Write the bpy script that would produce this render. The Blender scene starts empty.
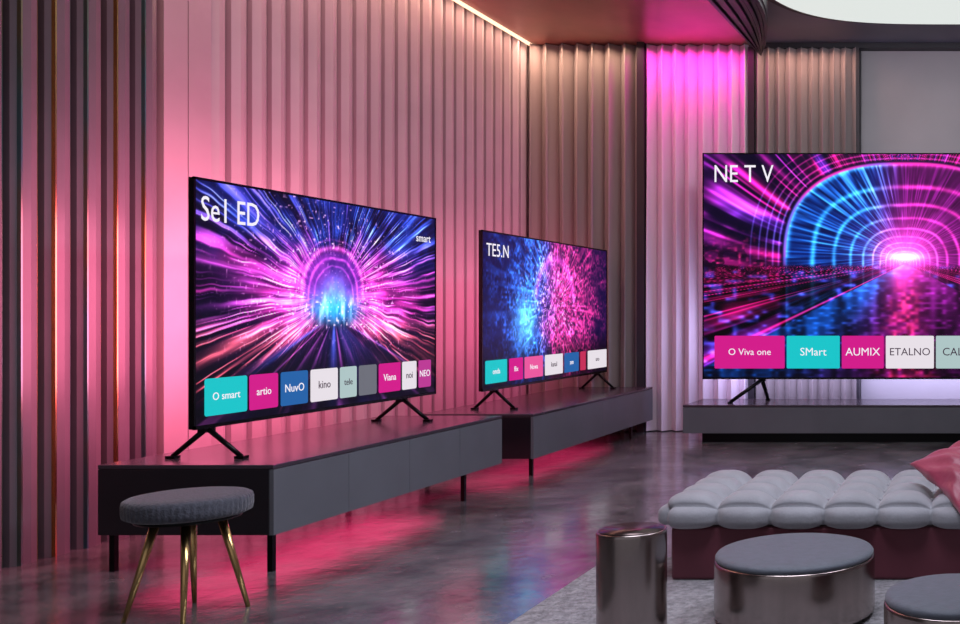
import bpy, bmesh, math, random
import numpy as np
from mathutils import Vector, Matrix
random.seed(3)
scene = bpy.context.scene
scene.view_settings.view_transform = 'Standard'
scene.view_settings.look = 'None'
COL = scene.collection

# ------------------------------------------------------------------ materials
def lin(c):
    return tuple(((v/255.0)**2.2) for v in c)
def mat(name, rgb, rough=0.5, metal=0.0, spec=0.5, noise=None, bump=None, coat=0.0, sheen=0.0, aniso=0.0, stretch=(1,1,1), rgb2=None):
    m = bpy.data.materials.new(name); m.use_nodes = True
    nt = m.node_tree; b = nt.nodes['Principled BSDF']
    c = lin(rgb)
    b.inputs['Base Color'].default_value = (*c, 1)
    b.inputs['Roughness'].default_value = rough
    b.inputs['Metallic'].default_value = metal
    b.inputs['Specular IOR Level'].default_value = spec
    b.inputs['Coat Weight'].default_value = coat
    b.inputs['Sheen Weight'].default_value = sheen
    b.inputs['Anisotropic'].default_value = aniso
    tc = nt.nodes.new('ShaderNodeTexCoord')
    mp = nt.nodes.new('ShaderNodeMapping'); mp.inputs['Scale'].default_value = stretch
    nt.links.new(tc.outputs['Object'], mp.inputs['Vector'])
    if noise:
        sc, amt = noise
        n = nt.nodes.new('ShaderNodeTexNoise'); n.inputs['Scale'].default_value = sc; n.inputs['Detail'].default_value = 6
        nt.links.new(mp.outputs['Vector'], n.inputs['Vector'])
        r = nt.nodes.new('ShaderNodeValToRGB')
        r.color_ramp.elements[0].position = 0.3; r.color_ramp.elements[1].position = 0.7
        r.color_ramp.elements[0].color = (*[v*(1-amt) for v in c], 1)
        r.color_ramp.elements[1].color = (*([min(1, v*(1+amt)) for v in c] if rgb2 is None else lin(rgb2)), 1)
        nt.links.new(n.outputs['Fac'], r.inputs['Fac']); nt.links.new(r.outputs['Color'], b.inputs['Base Color'])
    if bump:
        sc, st = bump
        n2 = nt.nodes.new('ShaderNodeTexNoise'); n2.inputs['Scale'].default_value = sc; n2.inputs['Detail'].default_value = 4
        nt.links.new(mp.outputs['Vector'], n2.inputs['Vector'])
        bp = nt.nodes.new('ShaderNodeBump'); bp.inputs['Strength'].default_value = st; bp.inputs['Distance'].default_value = 0.02
        nt.links.new(n2.outputs['Fac'], bp.inputs['Height']); nt.links.new(bp.outputs['Normal'], b.inputs['Normal'])
    return m
def emit(name, rgb, s=1.0, sample=False):
    m = bpy.data.materials.new(name); m.use_nodes = True
    nt = m.node_tree; b = nt.nodes['Principled BSDF']
    b.inputs['Base Color'].default_value = (0.01, 0.01, 0.01, 1); b.inputs['Roughness'].default_value = 0.5
    b.inputs['Specular IOR Level'].default_value = .15
    b.inputs['Emission Color'].default_value = (*lin(rgb), 1); b.inputs['Emission Strength'].default_value = s
    if not sample: m.cycles.emission_sampling = 'NONE'
    return m
def screen_mat(strength=1.0):
    m = bpy.data.materials.new('screen_picture'); m.use_nodes = True
    nt = m.node_tree; b = nt.nodes['Principled BSDF']
    a = nt.nodes.new('ShaderNodeAttribute'); a.attribute_name = 'pic'
    b.inputs['Base Color'].default_value = (0.005, 0.005, 0.006, 1); b.inputs['Roughness'].default_value = 0.3
    b.inputs['Specular IOR Level'].default_value = .15
    nt.links.new(a.outputs['Color'], b.inputs['Emission Color']); b.inputs['Emission Strength'].default_value = strength
    m.cycles.emission_sampling = 'NONE'
    return m
def floor_mat():
    m = bpy.data.materials.new('polished_concrete'); m.use_nodes = True
    nt = m.node_tree; b = nt.nodes['Principled BSDF']
    tc = nt.nodes.new('ShaderNodeTexCoord')
    n = nt.nodes.new('ShaderNodeTexNoise'); n.inputs['Scale'].default_value = 2.2; n.inputs['Detail'].default_value = 12; n.inputs['Roughness'].default_value = 0.78
    r = nt.nodes.new('ShaderNodeValToRGB')
    r.color_ramp.elements[0].position = .36; r.color_ramp.elements[0].color = (.03, .03, .034, 1)
    r.color_ramp.elements[1].position = .66; r.color_ramp.elements[1].color = (.22, .22, .225, 1)
    n2 = nt.nodes.new('ShaderNodeTexNoise'); n2.inputs['Scale'].default_value = 5; n2.inputs['Detail'].default_value = 10; n2.inputs['Roughness'].default_value = .65
    r2 = nt.nodes.new('ShaderNodeMapRange'); r2.inputs['From Min'].default_value = .3; r2.inputs['From Max'].default_value = .7
    r2.inputs['To Min'].default_value = .09; r2.inputs['To Max'].default_value = .30
    n3 = nt.nodes.new('ShaderNodeTexNoise'); n3.inputs['Scale'].default_value = 14; n3.inputs['Detail'].default_value = 6
    bp = nt.nodes.new('ShaderNodeBump'); bp.inputs['Strength'].default_value = .15; bp.inputs['Distance'].default_value = .02
    L = nt.links.new
    L(tc.outputs['Object'], n.inputs['Vector']); L(tc.outputs['Object'], n2.inputs['Vector']); L(tc.outputs['Object'], n3.inputs['Vector'])
    L(n.outputs['Fac'], r.inputs['Fac']); L(r.outputs['Color'], b.inputs['Base Color'])
    L(n2.outputs['Fac'], r2.inputs['Value']); L(r2.outputs['Result'], b.inputs['Roughness'])
    L(n3.outputs['Fac'], bp.inputs['Height']); L(bp.outputs['Normal'], b.inputs['Normal'])
    b.inputs['Specular IOR Level'].default_value = 1.0
    b.inputs['Coat Weight'].default_value = .4; b.inputs['Coat Roughness'].default_value = .14
    return m

M_floor = floor_mat()
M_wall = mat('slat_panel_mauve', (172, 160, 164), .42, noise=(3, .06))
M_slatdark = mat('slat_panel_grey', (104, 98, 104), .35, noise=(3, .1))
M_groove = mat('slat_groove', (44, 40, 44), .6, noise=(3, .1))
M_gold = mat('brass_trim', (214, 178, 120), .25, 1.0, noise=(4, .1))
M_irid = mat('iridescent_trim', (180, 150, 96), .28, .9, noise=(1.2, .1), rgb2=(70, 160, 170))
M_plaster = mat('plaster_beige', (178, 172, 172), .7, noise=(2, .05))
M_ceil = mat('ceiling_grey', (110, 110, 116), .5, noise=(2, .1))
M_copper = mat('copper_ceiling_panel', (168, 104, 94), .38, .25, noise=(2, .15))
M_cdark = mat('curtain_taupe', (142, 132, 130), .6, sheen=.2, noise=(5, .1), stretch=(1, 1, .1))
M_cpink = mat('curtain_pale', (222, 206, 216), .55, sheen=.2, noise=(5, .05), stretch=(1, 1, .1))
M_cons_f = mat('console_door_grey', (98, 101, 107), .42, noise=(4, .06))
M_cons_b = mat('console_body_dark', (34, 32, 37), .3, noise=(4, .1))
M_cons_t = mat('console_top', (66, 58, 66), .22, noise=(4, .1))
M_black = mat('black_metal', (14, 14, 16), .3, .6, noise=(6, .2))
M_bezel = mat('tv_bezel', (16, 16, 19), .25, .5, noise=(6, .1))
M_seat = mat('stool_fabric', (70, 72, 82), .8, noise=(60, .3), bump=(120, .3), sheen=.3)
M_velvet = mat('ottoman_velvet', (146, 147, 153), .75, noise=(8, .1), bump=(90, .12), sheen=.3)
M_ottbase = mat('ottoman_base', (98, 42, 56), .6, noise=(6, .15), sheen=.2)
M_pillow = mat('pillow_satin', (156, 58, 84), .42, noise=(6, .12), bump=(7, .6), sheen=.3)
M_steel = mat('brushed_gunmetal', (158, 146, 142), .2, 1.0, noise=(3, .12), aniso=.5, stretch=(6, 6, .3))
M_topgrey = mat('pouf_top_fabric', (88, 94, 104), .65, noise=(30, .12), bump=(120, .12), sheen=.2)
M_tabletop = mat('table_top_dark', (70, 58, 56), .25, .7, noise=(20, .2))
M_rug = mat('rug_grey', (144, 142, 146), .95, noise=(35, .35), bump=(60, 1.0))
M_rib = mat('ribbed_beam_dark', (62, 54, 62), .35, noise=(4, .1))
M_gap = mat('dark_trim', (44, 40, 44), .5, noise=(4, .1))
M_lamp = emit('ceiling_light_diffuser', (228, 234, 230), .95, True)
M_warm = emit('warm_led', (255, 200, 165), 2.2, True)
M_screen = screen_mat(1.05)
M_glyph = emit('glyph_white', (245, 240, 250), 1.0)
M_glyphd = emit('glyph_dark', (60, 40, 60), 1.0)

# ------------------------------------------------------------------ helpers
class MB:
    def __init__(s): s.v = []; s.f = []; s.m = []; s.sm = []
    def box(s, x0, x1, y0, y1, z0, z1, mi=0):
        b = len(s.v)
        s.v += [(x0,y0,z0),(x1,y0,z0),(x1,y1,z0),(x0,y1,z0),(x0,y0,z1),(x1,y0,z1),(x1,y1,z1),(x0,y1,z1)]
        for q in [(0,3,2,1),(4,5,6,7),(0,1,5,4),(1,2,6,5),(2,3,7,6),(3,0,4,7)]:
            s.f.append(tuple(b+i for i in q)); s.m.append(mi); s.sm.append(False)
    def prism(s, pts, z0, z1, mi=0):
        n = len(pts); b = len(s.v)
        s.v += [(x,y,z0) for x,y in pts] + [(x,y,z1) for x,y in pts]
        s.f.append(tuple(b+i for i in reversed(range(n)))); s.f.append(tuple(b+n+i for i in range(n)))
        s.m += [mi, mi]; s.sm += [False, False]
        for i in range(n):
            j = (i+1) % n
            s.f.append((b+i, b+j, b+n+j, b+n+i)); s.m.append(mi); s.sm.append(False)
    def lathe(s, prof, n=64, mi=0, cx=0, cy=0, smooth=True, ripple=None):
        b = len(s.v)
        for k, (r, z) in enumerate(prof):
            for i in range(n):
                a = 2*math.pi*i/n
                rr = r*(1+ripple(a, k)) if ripple else r
                s.v.append((cx+rr*math.cos(a), cy+rr*math.sin(a), z))
        for k in range(len(prof)-1):
            for i in range(n):
                j = (i+1) % n
                s.f.append((b+k*n+i, b+k*n+j, b+(k+1)*n+j, b+(k+1)*n+i)); s.m.append(mi); s.sm.append(smooth)
        s.f.append(tuple(b+i for i in reversed(range(n)))); s.m.append(mi); s.sm.append(False)
        e = b+(len(prof)-1)*n
        s.f.append(tuple(e+i for i in range(n))); s.m.append(mi); s.sm.append(False)
    def rod(s, p0, p1, r0, r1, n=14, mi=0):
        p0 = Vector(p0); p1 = Vector(p1); d = (p1-p0).normalized()
        a = d.cross(Vector((0.3, 1, 0.1))).normalized(); c = d.cross(a)
        b = len(s.v)
        for p, r in ((p0, r0), (p1, r1)):
            for i in range(n):
                t = 2*math.pi*i/n; s.v.append(tuple(p+a*math.cos(t)*r+c*math.sin(t)*r))
        for i in range(n):
            j = (i+1) % n; s.f.append((b+i, b+j, b+n+j, b+n+i)); s.m.append(mi); s.sm.append(n > 5)
        s.f.append(tuple(b+i for i in reversed(range(n)))); s.f.append(tuple(b+n+i for i in range(n)))
        s.m += [mi, mi]; s.sm += [False, False]
    def obj(s, name, mats, parent=None, loc=(0,0,0), bevel=0):
        me = bpy.data.meshes.new(name); me.from_pydata(s.v, [], s.f)
        for m in mats: me.materials.append(m)
        me.polygons.foreach_set('material_index', s.m); me.polygons.foreach_set('use_smooth', s.sm)
        bm = bmesh.new(); bm.from_mesh(me); bmesh.ops.recalc_face_normals(bm, faces=bm.faces); bm.to_mesh(me); bm.free()
        o = bpy.data.objects.new(name, me); COL.objects.link(o); o.location = loc
        if parent: o.parent = parent
        if bevel:
            bv = o.modifiers.new('bevel', 'BEVEL'); bv.width = bevel; bv.segments = 3; bv.limit_method = 'ANGLE'
        return o
def empty(name, loc, rot=0):
    e = bpy.data.objects.new(name, None); COL.objects.link(e); e.location = loc; e.rotation_euler = (0, 0, rot); e.empty_display_size = .1
    return e
def grid_obj(name, P, matl, parent=None, loc=(0,0,0), smooth=True, cols=None):
    ny, nx, _ = P.shape
    me = bpy.data.meshes.new(name)
    idx = np.arange(nx*ny).reshape(ny, nx)
    F = np.stack([idx[:-1,:-1], idx[:-1,1:], idx[1:,1:], idx[1:,:-1]], -1).reshape(-1, 4)
    me.vertices.add(nx*ny); me.vertices.foreach_set('co', P.reshape(-1).astype(np.float32))
    me.loops.add(F.size); me.loops.foreach_set('vertex_index', F.reshape(-1).astype(np.int32))
    me.polygons.add(len(F)); me.polygons.foreach_set('loop_start', (np.arange(len(F))*4).astype(np.int32))
    me.update(calc_edges=True); me.validate()
    me.polygons.foreach_set('use_smooth', [smooth]*len(me.polygons))
    me.materials.append(matl)
    if cols is not None:
        a = me.color_attributes.new('pic', 'FLOAT_COLOR', 'POINT')
        a.data.foreach_set('color', np.concatenate([cols, np.ones((ny, nx, 1))], -1).reshape(-1).astype(np.float32))
    o = bpy.data.objects.new(name, me); COL.objects.link(o); o.location = loc
    if parent: o.parent = parent
    return o
def area(name, loc, target, w, h, power, rgb, spread=180):
    l = bpy.data.lights.new(name, 'AREA'); l.shape = 'RECTANGLE'; l.size = w; l.size_y = h; l.energy = power; l.color = lin(rgb)
    l.spread = math.radians(spread)
    o = bpy.data.objects.new(name, l); COL.objects.link(o); o.location = loc
    d = Vector(target)-Vector(loc)
    o.rotation_euler = d.to_track_quat('-Z', 'Y').to_euler()
    return o
def arealong(name, loc, dx, dy, power, rgb):
    l = bpy.data.lights.new(name, 'AREA'); l.shape = 'RECTANGLE'; l.size = dx; l.size_y = dy; l.energy = power; l.color = lin(rgb)
    o = bpy.data.objects.new(name, l); COL.objects.link(o); o.location = loc
    return o

# ------------------------------------------------------------------ room
XL, YB, ZC = -4.6, 10.2, 3.91
XR, YF = 3.6, -1.0
b = MB(); b.box(XL-.3, XR+.3, YF, YB+.3, -.1, 0); b.obj('floor', [M_floor])
b = MB(); b.box(XL-.3, XR+.3, YF, YB+.3, ZC, ZC+.1); b.obj('ceiling', [M_ceil])
b = MB(); b.box(XL, XR+.3, YB, YB+.2, 0, ZC); b.obj('wall_back', [M_plaster])
b = MB(); b.box(XR, XR+.2, YF, YB, 0, ZC); b.obj('wall_right', [M_plaster])
b = MB(); b.box(XL-.2, XL, YF, YB+.2, 0, ZC, 0)
pitch = .175; y = YF+.1; kk = 0
while y < YB-.05:
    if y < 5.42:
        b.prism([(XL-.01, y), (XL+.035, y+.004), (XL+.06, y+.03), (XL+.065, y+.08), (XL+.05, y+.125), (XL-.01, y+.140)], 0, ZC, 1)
        b.box(XL+.04, XL+.072, y+.022, y+.030, 0, ZC, 2 if kk % 2 else 4)
        b.box(XL+.0, XL+.02, y+.150, y+.160, 0, ZC, 4 if kk % 2 else 2)
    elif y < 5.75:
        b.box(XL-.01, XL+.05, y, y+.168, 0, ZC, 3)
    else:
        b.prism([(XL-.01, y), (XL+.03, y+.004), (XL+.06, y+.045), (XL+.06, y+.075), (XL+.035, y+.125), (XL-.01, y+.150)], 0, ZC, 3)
    y += pitch; kk += 1
b.obj('wall_left', [M_groove, M_slatdark, M_gold, M_wall, M_irid])
b = MB(); b.box(XL+.12, -2.2, 2.0, YB-.12, ZC-.02, ZC); b.obj('trim_1', [M_copper])
b = MB(); b.box(-2.2, XR, YB-.14, YB, ZC-.05, ZC); b.obj('trim_2', [M_gap])
pts = []; ptso = []
for i in range(96):
    t = 2*math.pi*i/96; c, s_ = math.cos(t), math.sin(t)
    ex = lambda v, a: a*math.copysign(abs(v)**.5, v)
    pts.append((ex(c, 1.85), 7.2+ex(s_, 2.1))); ptso.append((ex(c, 1.93), 7.2+ex(s_, 2.17)))
e = empty('ceiling_light', (0, 0, ZC))
b = MB(); b.prism(ptso, -.02, 0); b.obj('rim', [M_gap], e)
b = MB(); b.prism(pts, -.035, -.02); b.obj('diffuser', [M_lamp], e)
b = MB(); N = 9; rows = 24
def beamw(t): return .42*(1-max(0, (t-.6)/.4)**1.7)
def beamx(t): return -2.12-.05*math.sin(t*3.1)
for k in range(N):
    L = []; R = []
    for i in range(rows+1):
        t = i/rows; yy = 5.2+(9.68-5.2)*t; w = beamw(t); xl = beamx(t)
        x0 = xl+w*k/N; x1 = xl+w*(k+.6)/N
        L.append((x0, yy)); R.append((x1+.004, yy))
    b.prism(L+R[::-1], ZC-.23+.02*(k % 2), ZC)
L = []; R = []
for i in range(rows+1):
    t = i/rows; yy = 5.2+(9.66-5.2)*t; w = beamw(t); xl = beamx(t)
    L.append((xl+.003, yy)); R.append((xl+w, yy))
b.prism(L+R[::-1], ZC-.19, ZC)
b.obj('ceiling_beam', [M_rib])

def curtain(name, x0, x1, yc, z0, z1, pleat, depth, matl, seed=0, k=16):
    n = int((x1-x0)/pleat*k); nz = 24
    u = np.linspace(0, 1, n+1); zz = np.linspace(z0, z1, nz+1)
    U, Z = np.meshgrid(u, zz)
    cnt = (x1-x0)/pleat
    ph = U*cnt*2*np.pi + .35*np.sin(U*cnt*1.7+seed) + .12*np.sin(Z*1.3+U*9)
    X = x0+(x1-x0)*U + .16*pleat*np.sin(2*ph)
    s = np.sin(ph)
    Y = yc + depth*(1-2*np.abs((s+1)/2)**.7) + .1*depth*np.sin(ph*2.7+Z*.6)
    return grid_obj(name, np.stack([X, Y, Z], -1), matl)
curtain('curtain', XL+.08, -3.42, YB-.15, .01, ZC-.03, .155, .085, M_cdark, 1)
curtain('curtain', -3.36, -2.32, YB-.14, .01, ZC-.03, .14, .07, M_cpink, 2)
curtain('curtain', -2.26, -1.24, YB-.14, .01, ZC-.06, .11, .06, M_cdark, 3)
b = MB(); b.box(-3.42, -3.35, YB-.24, YB, 0, ZC-.02); b.obj('trim_3', [M_gap])
b = MB(); b.box(-2.32, -2.26, YB-.2, YB, 0, ZC-.06); b.obj('trim_4', [M_gap])
b = MB(); b.box(-1.24, -1.21, YB-.2, YB, 0, ZC-.06); b.obj('trim_5', [M_gap])
b = MB(); b.box(-1.21, XR, YB-.03, YB, 0, .1); b.obj('baseboard_back', [M_gap])
b = MB(); b.box(XL+.07, XL+.11, 3, YB-.1, ZC-.035, ZC-.02); b.obj('led_strip', [M_warm])

# ------------------------------------------------------------------ screen art
RS = np.random.RandomState(11)
T2 = RS.rand(512, 512)
def vn(a, c, off=0):
    a = a+off*37.3; c = c+off*11.7
    ia = np.floor(a).astype(int); ic = np.floor(c).astype(int); fa = a-ia; fc = c-ic
    fa = fa*fa*(3-2*fa); fc = fc*fc*(3-2*fc)
    g = lambda i, j: T2[i % 512, j % 512]
    return (g(ia, ic)*(1-fa)+g(ia+1, ic)*fa)*(1-fc)+(g(ia, ic+1)*(1-fa)+g(ia+1, ic+1)*fa)*fc
def C(*c): return np.array(c, float)/255
def mixc(a, b_, t): return a*(1-t[..., None])+b_*t[..., None]
def S(x, a, c): t = np.clip((x-a)/(c-a), 0, 1); return t*t*(3-2*t)
def fbm(a, c, off=0): return .5*vn(a, c, off)+.3*vn(a*2.1, c*2.1, off+1)+.2*vn(a*4.3, c*4.3, off+2)
def art1(U, V, A):
    x = (U-.49)*A; y = V-.54
    wob = .04*(fbm(x*4, y*4, 20)-.5)
    r = np.hypot(x, y)+1e-4; th = np.arctan2(y+wob, x+wob); lr = np.log(r)
    ac = np.abs(np.cos(th))
    # deep navy base, bluer towards the top
    col = np.zeros(U.shape+(3,))+C(10, 9, 36)
    col = mixc(col, C(22, 36, 120)+0*col, S(y, -.02, .32)*S(fbm(x*5, y*6), .3, .7)*.9)
    # glowing pink plumes left and right of the arch
    for sx, sy, wx, wy, k in ((-.27, .02, .13, .17, 1.0), (.29, .04, .14, .18, 1.0), (-.44, -.03, .2, .12, .7), (.50, .0, .22, .14, .7), (-.6, .12, .2, .10, .35), (-.25, -.17, .16, .07, .7), (.33, -.16, .18, .07, .7)):
        hz = np.exp(-((x-sx)/wx)**2-((y-sy)/wy)**2)
        streak = .10+1.1*vn(th*16+70, lr*5, 4)**1.6+.5*fbm(x*16, y*22, 5)
        cc = C(235, 50, 165) if sy > -.1 else C(255, 80, 115)
        col = col+cc*(hz*k*streak*.85)[..., None]
    # thin light rays
    st = vn(th*44+100, lr*2.2, 2)**5*2.6 + vn(th*95+100, lr*3.0, 22)**7*4.5 + vn(th*18+100, lr*1.5, 1)**4*.8
    fall = S(r, .14, .30)*np.exp(-np.maximum(r-.35, 0)*1.5)
    dirm = .16+1.0*ac**1.6
    colr = mixc(C(255, 60, 185)+0*col, C(70, 100, 250)+0*col, np.clip(S(y, .12, .34)+.9*(vn(th*6+50, lr*2, 3)-.55), 0, 1))
    colr = mixc(colr, C(255, 100, 100)+0*col, S(-y, .05, .22)*S(np.abs(x), .08, .35)*.9)
    col = col+colr*(st*fall*dirm*1.2)[..., None]
    # sparse sparks
    col = col+C(255, 170, 220)*((vn(x*90, y*90, 24)**12)*np.exp(-(r/.6)**2)*2.0)[..., None]
    # arch portal
    ya = np.clip(y+.02, 0, 1)
    s_ = ((np.abs(x)/.235)**2.2+(ya/.26)**2.2)**(1/2.2)+.08*(fbm(x*9, y*9, 30)-.5)
    up = S(y, -.07, .03)
    inside = (1-S(s_, .88, 1.0))*up
    col = mixc(col, C(74, 34, 150)+0*col, inside*.75)
    col = col+C(230, 60, 180)*(inside*fbm(x*14, y*14, 34)*.45)[..., None]
    for c0, w, k in ((1.0, .05, .85), (.80, .03, .6), (.63, .022, .45), (1.14, .02, .3)):
        col = col+C(250, 80, 200)*(np.exp(-((s_-c0)/w)**2)*up*k*(.45+.8*vn(th*9+40, lr*6, 31)))[..., None]
    # wide cyan light at the vanishing point
    gl = np.exp(-(x/.20)**2-((y+.06)/.075)**2)+.7*np.exp(-(x/.09)**2-((y-.01)/.09)**2)
    col = col+C(40, 170, 245)*(gl*(.45+.9*fbm(x*22, y*14, 6)))[..., None]
    col = col+C(200, 235, 255)*((vn(x*55, y*16, 6)**3)*np.exp(-(x/.18)**2-((y+.07)/.07)**2)*1.2)[..., None]
    # road
    t = -(y+.13); xr = x/np.maximum(t*2.4+.09, .02)
    road = S(t, 0, .05)*(1-S(np.abs(xr), .8, 1.2))
    lines = vn(xr*9+30, t*2, 7)**3
    rc = C(14, 12, 44)+C(80, 100, 230)*(lines*np.exp(-t*3.5)*1.6)[..., None]+C(190, 80, 180)*((vn(xr*17+10, t*3, 8)**5)*1.6)[..., None]
    col = mixc(col, rc, road*.85)
    dk = S(-y, .2, .42)*(.5+.5*vn(x*12, y*18, 10))
    col = col*(1-.6*dk)[..., None]
    dk2 = S(np.abs(x), .6, .95)*(.3+.7*fbm(x*7, y*11, 33))
    return col*(1-.5*dk2)[..., None]
def art2(U, V, A):
    x = (U-.52)*A; y = V-.55; r = np.hypot(x, y)+1e-4; th = np.arctan2(y, x); lr = np.log(r)
    col = np.zeros(U.shape+(3,))+C(16, 14, 58)
    t = S(x+.3*(fbm(x*5, y*5, 40)-.5), -.35, .05)
    base = mixc(C(50, 120, 255)+0*col, C(250, 50, 115)+0*col, t)
    gr = vn(x*60, y*60, 1)**2*vn(x*16, y*16, 2)*2.6+vn(th*30+90, lr*3, 3)**4*1.4+.35*fbm(x*8, y*8, 41)
    col = col+base*(gr*np.exp(-(r/.72)**2)*1.3)[..., None]
    col = col+C(255, 170, 200)*((vn(x*80, y*80, 4)**8)*np.exp(-(r/.5)**2)*1.6)[..., None]
    col = col+C(90, 200, 255)*(np.exp(-((x+.5)/.16)**2-((y+.14)/.2)**2)*1.0*(.3+fbm(x*20, y*20, 42)))[..., None]
    col = col+C(210, 60, 170)*(np.exp(-((r-.33)/.035)**2)*S(y, -.05, .1)*.6)[..., None]
    col = col*(1-.75*S(-y, .18, .45)*(.6+.4*vn(x*8, y*8, 6)))[..., None]
    return col
def art3(U, V, A):
    x = (U-.505)*A; y = V-.54; col = np.zeros(U.shape+(3,))+C(14, 9, 36)
    r = np.hypot(x, y)+1e-4; th = np.arctan2(y, x)
    a = np.abs(x); yu = np.clip(y+.03, 0, 2)
    s_ = ((a/.53)**2.6+(yu/.44)**2.6)**(1/2.6)+1e-4
    ls = np.log(s_)
    leftness = S(-x, -.02, .2)
    tun = mixc(C(165, 36, 165)+0*col, C(20, 64, 205)+0*col, leftness)
    ribs = (.5+.5*np.sin(ls*24+1.0+.5*vn(th*3+9, ls*2, 50)))**9
    fine = vn(th*60+80, ls*2.2, 1)**3*1.5
    inside = (1-S(s_, 1.0, 1.02))
    wall = tun*(.28+.35*fbm(th*8+30, ls*3, 51)+.45*fine)[..., None]
    ribc = mixc(C(250, 55, 175)+0*col, C(60, 190, 255)+0*col, leftness)
    ribc = mixc(ribc, C(255, 90, 220)+0*col, (1-S(s_, .12, .42)))
    wall = wall+ribc*(ribs*(.3+.7*vn(th*5+11, ls*8, 52)))[..., None]
    wall = wall+C(70, 180, 255)*(fine*leftness*.55)[..., None]
    topglow = np.exp(-((th-np.pi*.62)/.25)**2)*inside*S(s_, .5, .95)
    wall = wall+C(110, 150, 255)*(topglow*.4*fine)[..., None]
    col = mixc(col, wall, inside)
    for c0, w, k in ((1.02, .014, 1.), (1.07, .008, .6), (1.12, .008, .6), (1.18, .007, .5), (1.24, .007, .45), (1.31, .007, .35)):
        lc = mixc(C(250, 50, 160)+0*col, C(120, 110, 255)+0*col, S(vn(th*3+9, ls*2, 5), .3, .7))
        col = col+lc*(np.exp(-((s_-c0)/w)**2)*k*S(y, -.15, .05))[..., None]
    out = S(s_, 1.03, 1.08)
    q = (y+.06*np.sin(a*3+y*3))/(a+.05)
    st = vn(q*22+200, a*2.5, 6)**4*2.8+vn(q*60+200, a*4, 7)**5*3.2
    upper = S(y, .12, .34)
    st = st*(1-.5*upper)*(.3+1.0*S(fbm(x*4, y*6, 53), .3, .6))
    col = col+mixc(C(245, 25, 120)+0*col, C(130, 50, 225)+0*col, S(vn(q*6+30, a, 8), .3, .8))*(st*out)[..., None]
    t = -(y+.03)
    xr = x/np.maximum(t, .003)
    f = S(t, 0, .012)*(1-S(np.abs(xr), 1.9, 2.0))
    sh = .25+.8*vn(x*34, t*5, 9)**2+.9*vn(x*40, t*90, 10)**3
    fc = mixc(C(120, 26, 130)+0*col, C(30, 100, 230)+0*col, S(-xr, .1, 1.4))
    fc = fc*(sh*(1.1-1.2*t))[..., None]
    fc = fc+C(255, 50, 110)*(np.exp(-(x/(.04+t*.12))**2)*(.15+.9*vn(x*50, t*60, 11)**2))[..., None]
    col = mixc(col, fc, f)
    lo = S(t, 0, .02)*S(np.abs(xr), 1.9, 2.0)
    low = col*.2+C(250, 30, 130)*((vn(xr*7+40, t*3, 12)**4)*1.5)[..., None]+C(50, 60, 180)*((vn(x*30, t*50, 13)**5)*1.6)[..., None]
    col = mixc(col, low, lo)
    band = np.exp(-((y+.03)/.10)**2)*S(a, .58, .66)
    blk = (vn(x*22, y*34, 14) > .5).astype(float)
    col = mixc(col, C(20, 10, 30)+C(230, 40, 110)*((vn(x*60, y*90, 15)**4)*1.3)[..., None], band*(.4+.5*blk))
    col = col+C(255, 80, 200)*(np.exp(-(r/.09)**2)*.9+np.exp(-(r/.2)**2)*.45)[..., None]
    col = col+C(255, 235, 255)*(np.exp(-(x/.08)**2-(y/.018)**2)*.9)[..., None]
    return col

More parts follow.
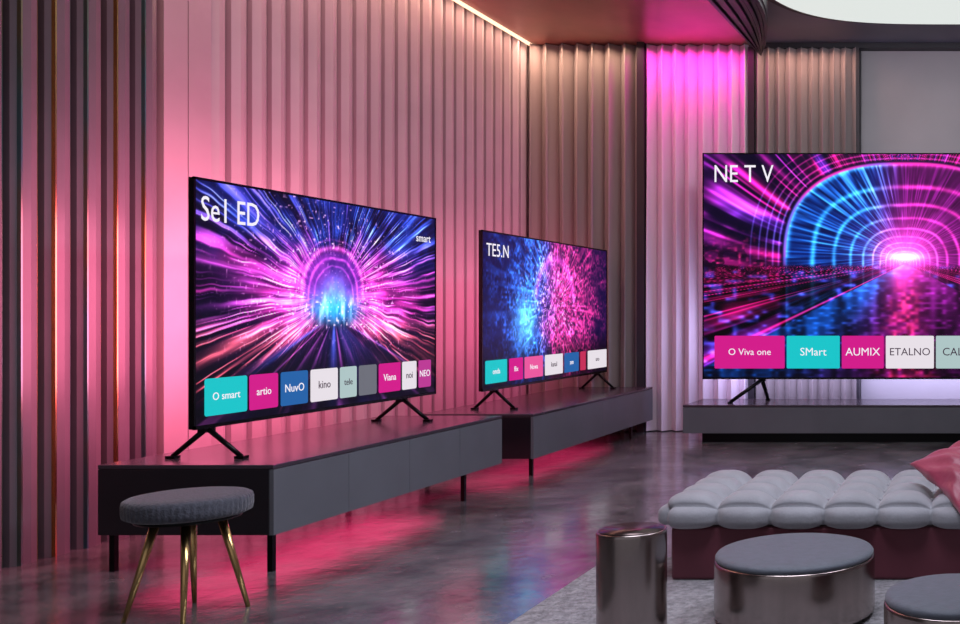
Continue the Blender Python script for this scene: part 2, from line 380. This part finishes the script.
def text(txt, parent, loc, size, matl, name='label', align='LEFT', sx=1.0):
    c = bpy.data.curves.new(name, 'FONT'); c.body = txt; c.size = size; c.extrude = .0006; c.align_x = align; c.align_y = 'CENTER'
    c.resolution_u = 3
    c.materials.append(matl)
    o = bpy.data.objects.new(name, c); COL.objects.link(o); o.parent = parent; o.location = loc; o.rotation_euler = (math.pi/2, 0, 0)
    o.scale = (sx, 1, 1)
    return o
def rrect(x0, x1, z0, z1, r, n=6):
    p = []
    for cx, cz, a0 in ((x1-r, z1-r, 0), (x0+r, z1-r, 90), (x0+r, z0+r, 180), (x1-r, z0+r, 270)):
        for i in range(n+1):
            a = math.radians(a0+90*i/n); p.append((cx+r*math.cos(a), cz+r*math.sin(a)))
    return p
def television(loc, rot, W, H, lift, art, res, tiles, tz, texts, feet, foot_dy, foot_dx=(0, 0), fr=.013):
    e = empty('television', loc, rot)
    b = MB(); b.box(-W/2, W/2, -.012, .012, lift, lift+H, 0); b.box(-W*.36, W*.36, .012, .05, lift+.06, lift+H*.62, 0)
    b.obj('casing', [M_bezel], e, bevel=.004)
    b = MB(); t = .010
    b.box(-W/2-.002, W/2+.002, -.017, -.010, lift-.002, lift+t*1.6); b.box(-W/2-.002, W/2+.002, -.017, -.010, lift+H-t, lift+H+.002)
    b.box(-W/2-.002, -W/2+t, -.017, -.010, lift, lift+H); b.box(W/2-t, W/2+.002, -.017, -.010, lift, lift+H)
    b.obj('bezel', [M_bezel], e)
    x0, x1, z0, z1 = -W/2+t, W/2-t, lift+t*1.6, lift+H-t
    nx, ny = res
    U, V = np.meshgrid(np.linspace(0, 1, nx), np.linspace(0, 1, ny))
    colr = np.clip(art(U, V, (x1-x0)/(z1-z0)), 0, 1)**2.2
    P = np.stack([x0+(x1-x0)*U, np.full_like(U, -.0135), z0+(z1-z0)*V], -1)
    grid_obj('screen', P, M_screen, e, smooth=False, cols=colr)
    b = MB(); mats = []
    for i, (a, c, rgb, lab) in enumerate(tiles):
        xa, xb = -W/2+W*a, -W/2+W*c
        base = len(b.v); pr = rrect(xa, xb, lift+tz[0], lift+tz[1], .012)
        b.v += [(px, -.0165, pz) for px, pz in pr]; b.f.append(tuple(base+j for j in range(len(pr)))); b.m.append(i); b.sm.append(False)
        mats.append(emit('tile', rgb, .95))
        light = sum(rgb) > 560
        if lab:
            hh = (tz[1]-tz[0])
            sz = min(hh*.34, (xb-xa)*.80/(len(lab)*.60))
            text(lab, e, ((xa+xb)/2, -.0175, lift+(tz[0]+tz[1])/2), sz, M_glyphd if light else M_glyph, 'tile_label', 'CENTER')
    b.obj('app_tiles', mats, e)
    for (s_, u, v, sz, sx) in texts:
        text(s_, e, (-W/2+W*u, -.0165, lift+H*v), sz, M_glyph, 'screen_text', sx=sx)
    k = 0
    for fx in feet:
        b = MB(); sx = 1 if fx > 0 else -1
        for sg in (-1, 1):
            top = (fx, sg*.004, lift-.006); bot = (fx+sx*foot_dx[0] if sg < 0 else fx+sx*foot_dx[1], sg*foot_dy, .010)
            b.rod(top, bot, fr, fr*.85, 8)
            b.box(bot[0]-.02, bot[0]+.02, bot[1]-.022, bot[1]+.022, 0, .014)
        b.box(fx-.035, fx+.035, -.015, .02, lift-.022, lift+.002)
        k += 1; b.obj('foot_%d' % k, [M_black], e)
    return e

ZT1, ZT2, ZT3 = .496, .455, .348
A1 = 3.71; n1, f1 = 4.70, 6.79; W1 = f1-n1
def u1(px): return (A1*1000/(980-px)-n1)/W1
cy = (26, 200, 205); mg = (214, 30, 140); bl = (38, 100, 170); wh = (236, 228, 236); pg = (176, 200, 200); gy = (110, 112, 122)
xs1 = [(201,244,cy,'O smart'),(246,275,mg,'artio'),(277.5,305,bl,'NuvO'),(307.5,335,wh,'kino'),(337,354,pg,'tele'),(356,374,gy,''),(376,398,mg,'Viana'),(399.5,414,wh,'noi'),(416,428.5,(190,60,150),'NEO')]
til = [(u1(a), u1(c), r, l) for a, c, r, l in xs1]
television((-A1, (n1+f1)/2, ZT1+.001), math.pi/2, W1, 1.19, .645-ZT1, art1, (560, 318), til, (.055, .235),
           [('Se1 ED', .018, .875, .17, .78), ('smart', .885, .875, .075, 1)], [-W1/2+.10, W1/2-.37], .165)
n2, f2 = 7.42, 9.90; W2 = f2-n2
def u2(px): return (A1*1000/(980-px)-n2)/W2
xs2 = [(483,505,cy,'onda'),(507,521,mg,'flix'),(522.5,541,(240,90,160),'Nowa'),(543,561,wh,'kanal'),(562.5,577,bl,'zen'),(578.5,584,(200,50,90),''),(586,605,wh,'uno')]
til = [(u2(a), u2(c), r, l) for a, c, r, l in xs2]
television((-A1, (n2+f2)/2, ZT2+.001), math.pi/2, W2, 1.2, .608-ZT2, art2, (360, 180), til, (.05, .225),
           [('TE5.N', .025, .88, .14, 1)], [-W2/2+.22, W2/2-.2], .15)
Y3 = 9.5; L3, R3 = -2.63, 1.17; W3 = R3-L3
def u3(px): return ((px-980)*Y3/1000-L3)/W3
xs3 = [(715,785,mg,'O Viva one'),(787,840,cy,'SMart'),(842,884,mg,'AUMIX'),(886,934,wh,'ETALNO'),(936,978,pg,'CALM'),(980,1022,bl,'tele'),(1024,1060,mg,'arte'),(1062,1092,wh,'noi')]
til = [(u3(a), u3(c), r, l) for a, c, r, l in xs3]
television(((L3+R3)/2, Y3, ZT3+.001), 0, W3, 2.142, .5635-ZT3, art3, (700, 394), til, (.10, .41),
           [('NE T V', .026, .905, .235, .80)], [-W3/2+.56, W3/2-.56], .17, (.26, -.02), .02)

# ------------------------------------------------------------------ consoles
def console(loc, rot, L, D, ztop, zbot, ndoor, legs=True):
    e = empty('media_console', loc, rot)
    b = MB(); b.box(-L/2, L/2, -D/2+.02, D/2, zbot, ztop-.02, 0); b.obj('body', [M_cons_b], e, bevel=.004)
    b = MB(); b.box(-L/2, L/2, -D/2, D/2, ztop-.02, ztop, 0); b.obj('top', [M_cons_t], e, bevel=.004)
    b = MB(); g = .003; w = L/ndoor
    for i in range(ndoor):
        b.box(-L/2+w*i+g/2, -L/2+w*(i+1)-g/2, -D/2, -D/2+.02, zbot, ztop-.022)
    b.obj('doors', [M_cons_f], e, bevel=.001)
    if legs:
        k = 0
        for x in (-L/2+.03, L/2-.45*L/2.2):
            for yy in (-D/2+.03, D/2-.05):
                k += 1; b = MB(); b.box(x-.012, x+.012, yy-.012, yy+.012, 0, zbot); b.obj('leg_%d' % k, [M_black], e)
    else:
        b = MB(); b.box(-L/2+.15, L/2-.1, -D/2+.1, D/2-.02, 0, zbot); b.obj('plinth', [M_black], e)
    return e
console((-3.655, 5.70, 0), math.pi/2, 2.2, .81, ZT1, .172, 4)
console((-3.68, 8.63, 0), math.pi/2, 2.66, .84, ZT2, .127, 2)
console(((-2.72+1.5)/2, 9.48, 0), 0, 4.22, .66, ZT3, .09, 1, legs=False)

# ------------------------------------------------------------------ stool
e = empty('stool', (-3.14, 3.97, 0))
R = .208; b = MB()
prof = [(R*.90, .395), (R*.985, .405), (R*1.0, .425), (R*1.0, .452), (R*.985, .466), (R*.93, .474), (R*.8, .479), (R*.4, .482), (.01, .483)]
rip = lambda a, k: (.006*math.cos(a*60) if 1 <= k <= 4 else 0)
b.lathe(prof, 240, ripple=rip); b.obj('seat', [M_seat], e)
b = MB(); b.lathe([(R*.6, .372), (R*.82, .38), (R*.86, .396)], 48); b.obj('under_plate', [M_black], e)
k = 0
for ang, ro in ((225, .2), (315, .2), (45, .19), (135, .19)):
    k += 1; a = math.radians(ang-12); b = MB()
    b.rod((.1*math.cos(a), .1*math.sin(a), .385), (ro*math.cos(a), ro*math.sin(a), 0.0), .017, .008); b.obj('leg_%d' % k, [M_gold], e)

# ------------------------------------------------------------------ metal drums
def drum(name, loc, r, h, top, cushion=True):
    e = empty(name, loc)
    b = MB(); b.lathe([(r*.86, 0), (r*.86, .02)], 64); b.obj('foot_ring', [M_black], e)
    b = MB(); hb = h-(.03 if cushion else .004)
    b.lathe([(r*.97, .015), (r*.995, .02), (r, .03), (r, hb-.012), (r*.995, hb-.004), (r*.985, hb), (r*.955, hb)], 128); b.obj('shell', [M_steel], e)
    b = MB()
    if cushion:
        b.lathe([(r*.95, hb-.002), (r*.985, hb+.004), (r*.985, hb+.014), (r*.965, hb+.022), (r*.9, hb+.027), (r*.6, hb+.030), (.01, hb+.031)], 96)
    else:
        b.lathe([(r*.93, hb-.001), (r*.93, hb+.003), (.01, hb+.003)], 96)
    b.obj('top', [top], e)
    return e
drum('side_table', (-1.253, 3.6, .012), .121, .41, M_tabletop, False)
drum('pouf', (-.725, 3.93, .012), .31, .262, M_topgrey)
drum('pouf', (-.075, 3.2, .012), .232, .30, M_topgrey)

b = MB(); b.box(-1.80, 1.6, 1.6, 4.85, 0, .012); b.obj('area_rug', [M_rug], bevel=.004)

# ------------------------------------------------------------------ tufted ottoman
def ottoman():
    X0, X1, Y0, Y1 = -1.40, .49, 4.40, 5.18
    cx, cyy = (X0+X1)/2, (Y0+Y1)/2; hx, hy = (X1-X0)/2, (Y1-Y0)/2
    e = empty('tufted_ottoman', (cx, cyy, .012))
    b = MB(); b.box(-hx+.03, hx-.03, -hy+.03, hy-.03, .0, .235); b.obj('base', [M_ottbase], e, bevel=.015)
    z0, z1 = .215, .345
    bm = bmesh.new()
    nx, ny, nz = 240, 96, 16
    def face_grid(f, n, m):
        g = [[bm.verts.new(f(i/n, j/m)) for j in range(m+1)] for i in range(n+1)]
        for i in range(n):
            for j in range(m):
                bm.faces.new((g[i][j], g[i+1][j], g[i+1][j+1], g[i][j+1]))
    lx, ly = 2*hx, 2*hy
    face_grid(lambda u, v: (-hx+lx*u, -hy+ly*v, z1), nx, ny)
    face_grid(lambda u, v: (-hx+lx*u, -hy+ly*v, z0), nx, ny)
    face_grid(lambda u, v: (-hx+lx*u, -hy, z0+(z1-z0)*v), nx, nz)
    face_grid(lambda u, v: (-hx+lx*u, hy, z0+(z1-z0)*v), nx, nz)
    face_grid(lambda u, v: (-hx, -hy+ly*u, z0+(z1-z0)*v), ny, nz)
    face_grid(lambda u, v: (hx, -hy+ly*u, z0+(z1-z0)*v), ny, nz)
    bmesh.ops.remove_doubles(bm, verts=bm.verts, dist=1e-4)
    Rr = .055; nc, nr = 8, 4
    for v in bm.verts:
        p = v.co.copy()
        q = Vector((max(-hx+Rr, min(hx-Rr, p.x)), max(-hy+Rr, min(hy-Rr, p.y)), max(z0+Rr, min(z1-Rr, p.z))))
        n = (p-q).normalized() if (p-q).length > 1e-6 else Vector((0, 0, 1))
        fx = abs(math.sin(math.pi*(p.x+hx)/lx*nc)); fy = abs(math.sin(math.pi*(p.y+hy)/ly*nr))
        fx = (1-(1-fx)**1.6); fy = (1-(1-fy)**1.6)
        wx = max(0, 1-abs(n.x)); wy = max(0, 1-abs(n.y))
        pil = (.02+.98*fx)**(wx*.75) * (.02+.98*fy)**(wy*.75)
        if n.z < -.5: pil = 0
        v.co = q+n*(Rr-.026)+n*.064*pil
    me = bpy.data.meshes.new('cushion'); bmesh.ops.recalc_face_normals(bm, faces=bm.faces); bm.to_mesh(me); bm.free()
    me.polygons.foreach_set('use_smooth', [True]*len(me.polygons)); me.materials.append(M_velvet)
    o = bpy.data.objects.new('cushion', me); COL.objects.link(o); o.parent = e
    b = MB()
    for i in range(1, nc):
        for j in range(1, nr):
            b.lathe([(.004, z1-.030), (.013, z1-.024), (.012, z1-.016), (.005, z1-.012)], 14, cx=-hx+lx*i/nc, cy=-hy+ly*j/nr)
    b.obj('buttons', [M_velvet], e)
ottoman()
def pillow():
    n = 60
    bm = bmesh.new()
    for side in (1, -1):
        g = []
        for i in range(n+1):
            row = []
            for j in range(n+1):
                u = -1+2*i/n; v = -1+2*j/n
                k = 1-.10*(1-v*v) ; k2 = 1-.10*(1-u*u)
                x = u*k*.24; y_ = v*k2*.24
                th = .08*((1-u**2)*(1-v**2))**.45
                wr = .014*math.sin(12*u+5*v*v)*math.sin(6*v+2*u)*(1-abs(u*v))
                row.append(bm.verts.new((x, y_, side*(th+(wr if th > .01 else 0)))))
            g.append(row)
        for i in range(n):
            for j in range(n):
                bm.faces.new((g[i][j], g[i+1][j], g[i+1][j+1], g[i][j+1]))
    bmesh.ops.remove_doubles(bm, verts=bm.verts, dist=5e-4); bmesh.ops.recalc_face_normals(bm, faces=bm.faces)
    me = bpy.data.meshes.new('throw_pillow'); bm.to_mesh(me); bm.free()
    me.polygons.foreach_set('use_smooth', [True]*len(me.polygons)); me.materials.append(M_pillow)
    o = bpy.data.objects.new('throw_pillow', me); COL.objects.link(o)
    o.location = (.0, 4.58, .475); o.rotation_euler = (math.radians(24), math.radians(-18), math.radians(28))
pillow()

# ------------------------------------------------------------------ lights
area('tv_backlight', (-3.80, 5.75, 1.25), (-5, 5.75, 1.25), 1.9, 1.0, 60, (255, 118, 158))
area('tv_backlight', (-3.80, 8.66, 1.2), (-5, 8.66, 1.2), 2.2, 1.0, 22, (255, 110, 160))
arealong('under_console_light', (-3.75, 5.62, .165), .5, 1.9, 4.5, (255, 62, 120))
arealong('under_console_light', (-3.75, 8.5, .12), .5, 2.2, 2.2, (255, 62, 120))
area('wall_fill', (-3.7, 6.9, 3.8), (-4.6, 7.1, 1.6), 5.0, .2, 18, (255, 175, 190))  # added light without a fixture; softens the pink on the slats
arealong('cove_light', (XL+.20, 7.0, ZC-.04), .1, 6.0, 30, (255, 196, 170))
area('cove_light', (-4.0, YB-.34, ZC-.04), (-4.0, YB-.14, 0), 1.1, .05, 9, (255, 205, 175), 150)
area('curtain_light', (-2.85, YB-.36, ZC-.04), (-2.85, YB-.16, 1.2), .95, .06, 15, (255, 60, 190), 150)
area('curtain_light', (-1.75, YB-.36, ZC-.04), (-1.75, YB-.14, 0), .9, .05, 7, (255, 195, 175), 150)
area('tv_backlight', (-.75, 9.62, .95), (-.75, 10.6, .95), 3.6, .7, 60, (205, 200, 255))
area('overhead_fill', (-.8, 3.2, 3.8), (-.8, 3.6, 0), 2.0, 1.4, 66, (236, 238, 255), 140)  # soft unseen area light, added overhead for the consoles and ottoman
area('overhead_fill', (-.6, 7.4, 3.80), (-.4, 10.2, 1.9), 2.6, .4, 38, (238, 236, 255))  # added to brighten the back wall; no lamp hangs here
area('overhead_fill', (1.2, 4.6, 3.80), (-4.0, 5.0, .4), 2.4, .5, 46, (236, 236, 255), 100)  # added on the right, aimed left to lift the console fronts

w = bpy.data.worlds.new('world'); scene.world = w; w.use_nodes = True
w.node_tree.nodes['Background'].inputs[0].default_value = (.78, .75, .84, 1); w.node_tree.nodes['Background'].inputs[1].default_value = .38

cam = bpy.data.cameras.new('camera'); co = bpy.data.objects.new('camera', cam); COL.objects.link(co)
co.location = (0, 0, 1.2); co.rotation_euler = (math.pi/2, 0, 0)
cam.sensor_width = 36; cam.lens = 37.5; cam.shift_x = -500/960; cam.clip_start = .05
scene.camera = co
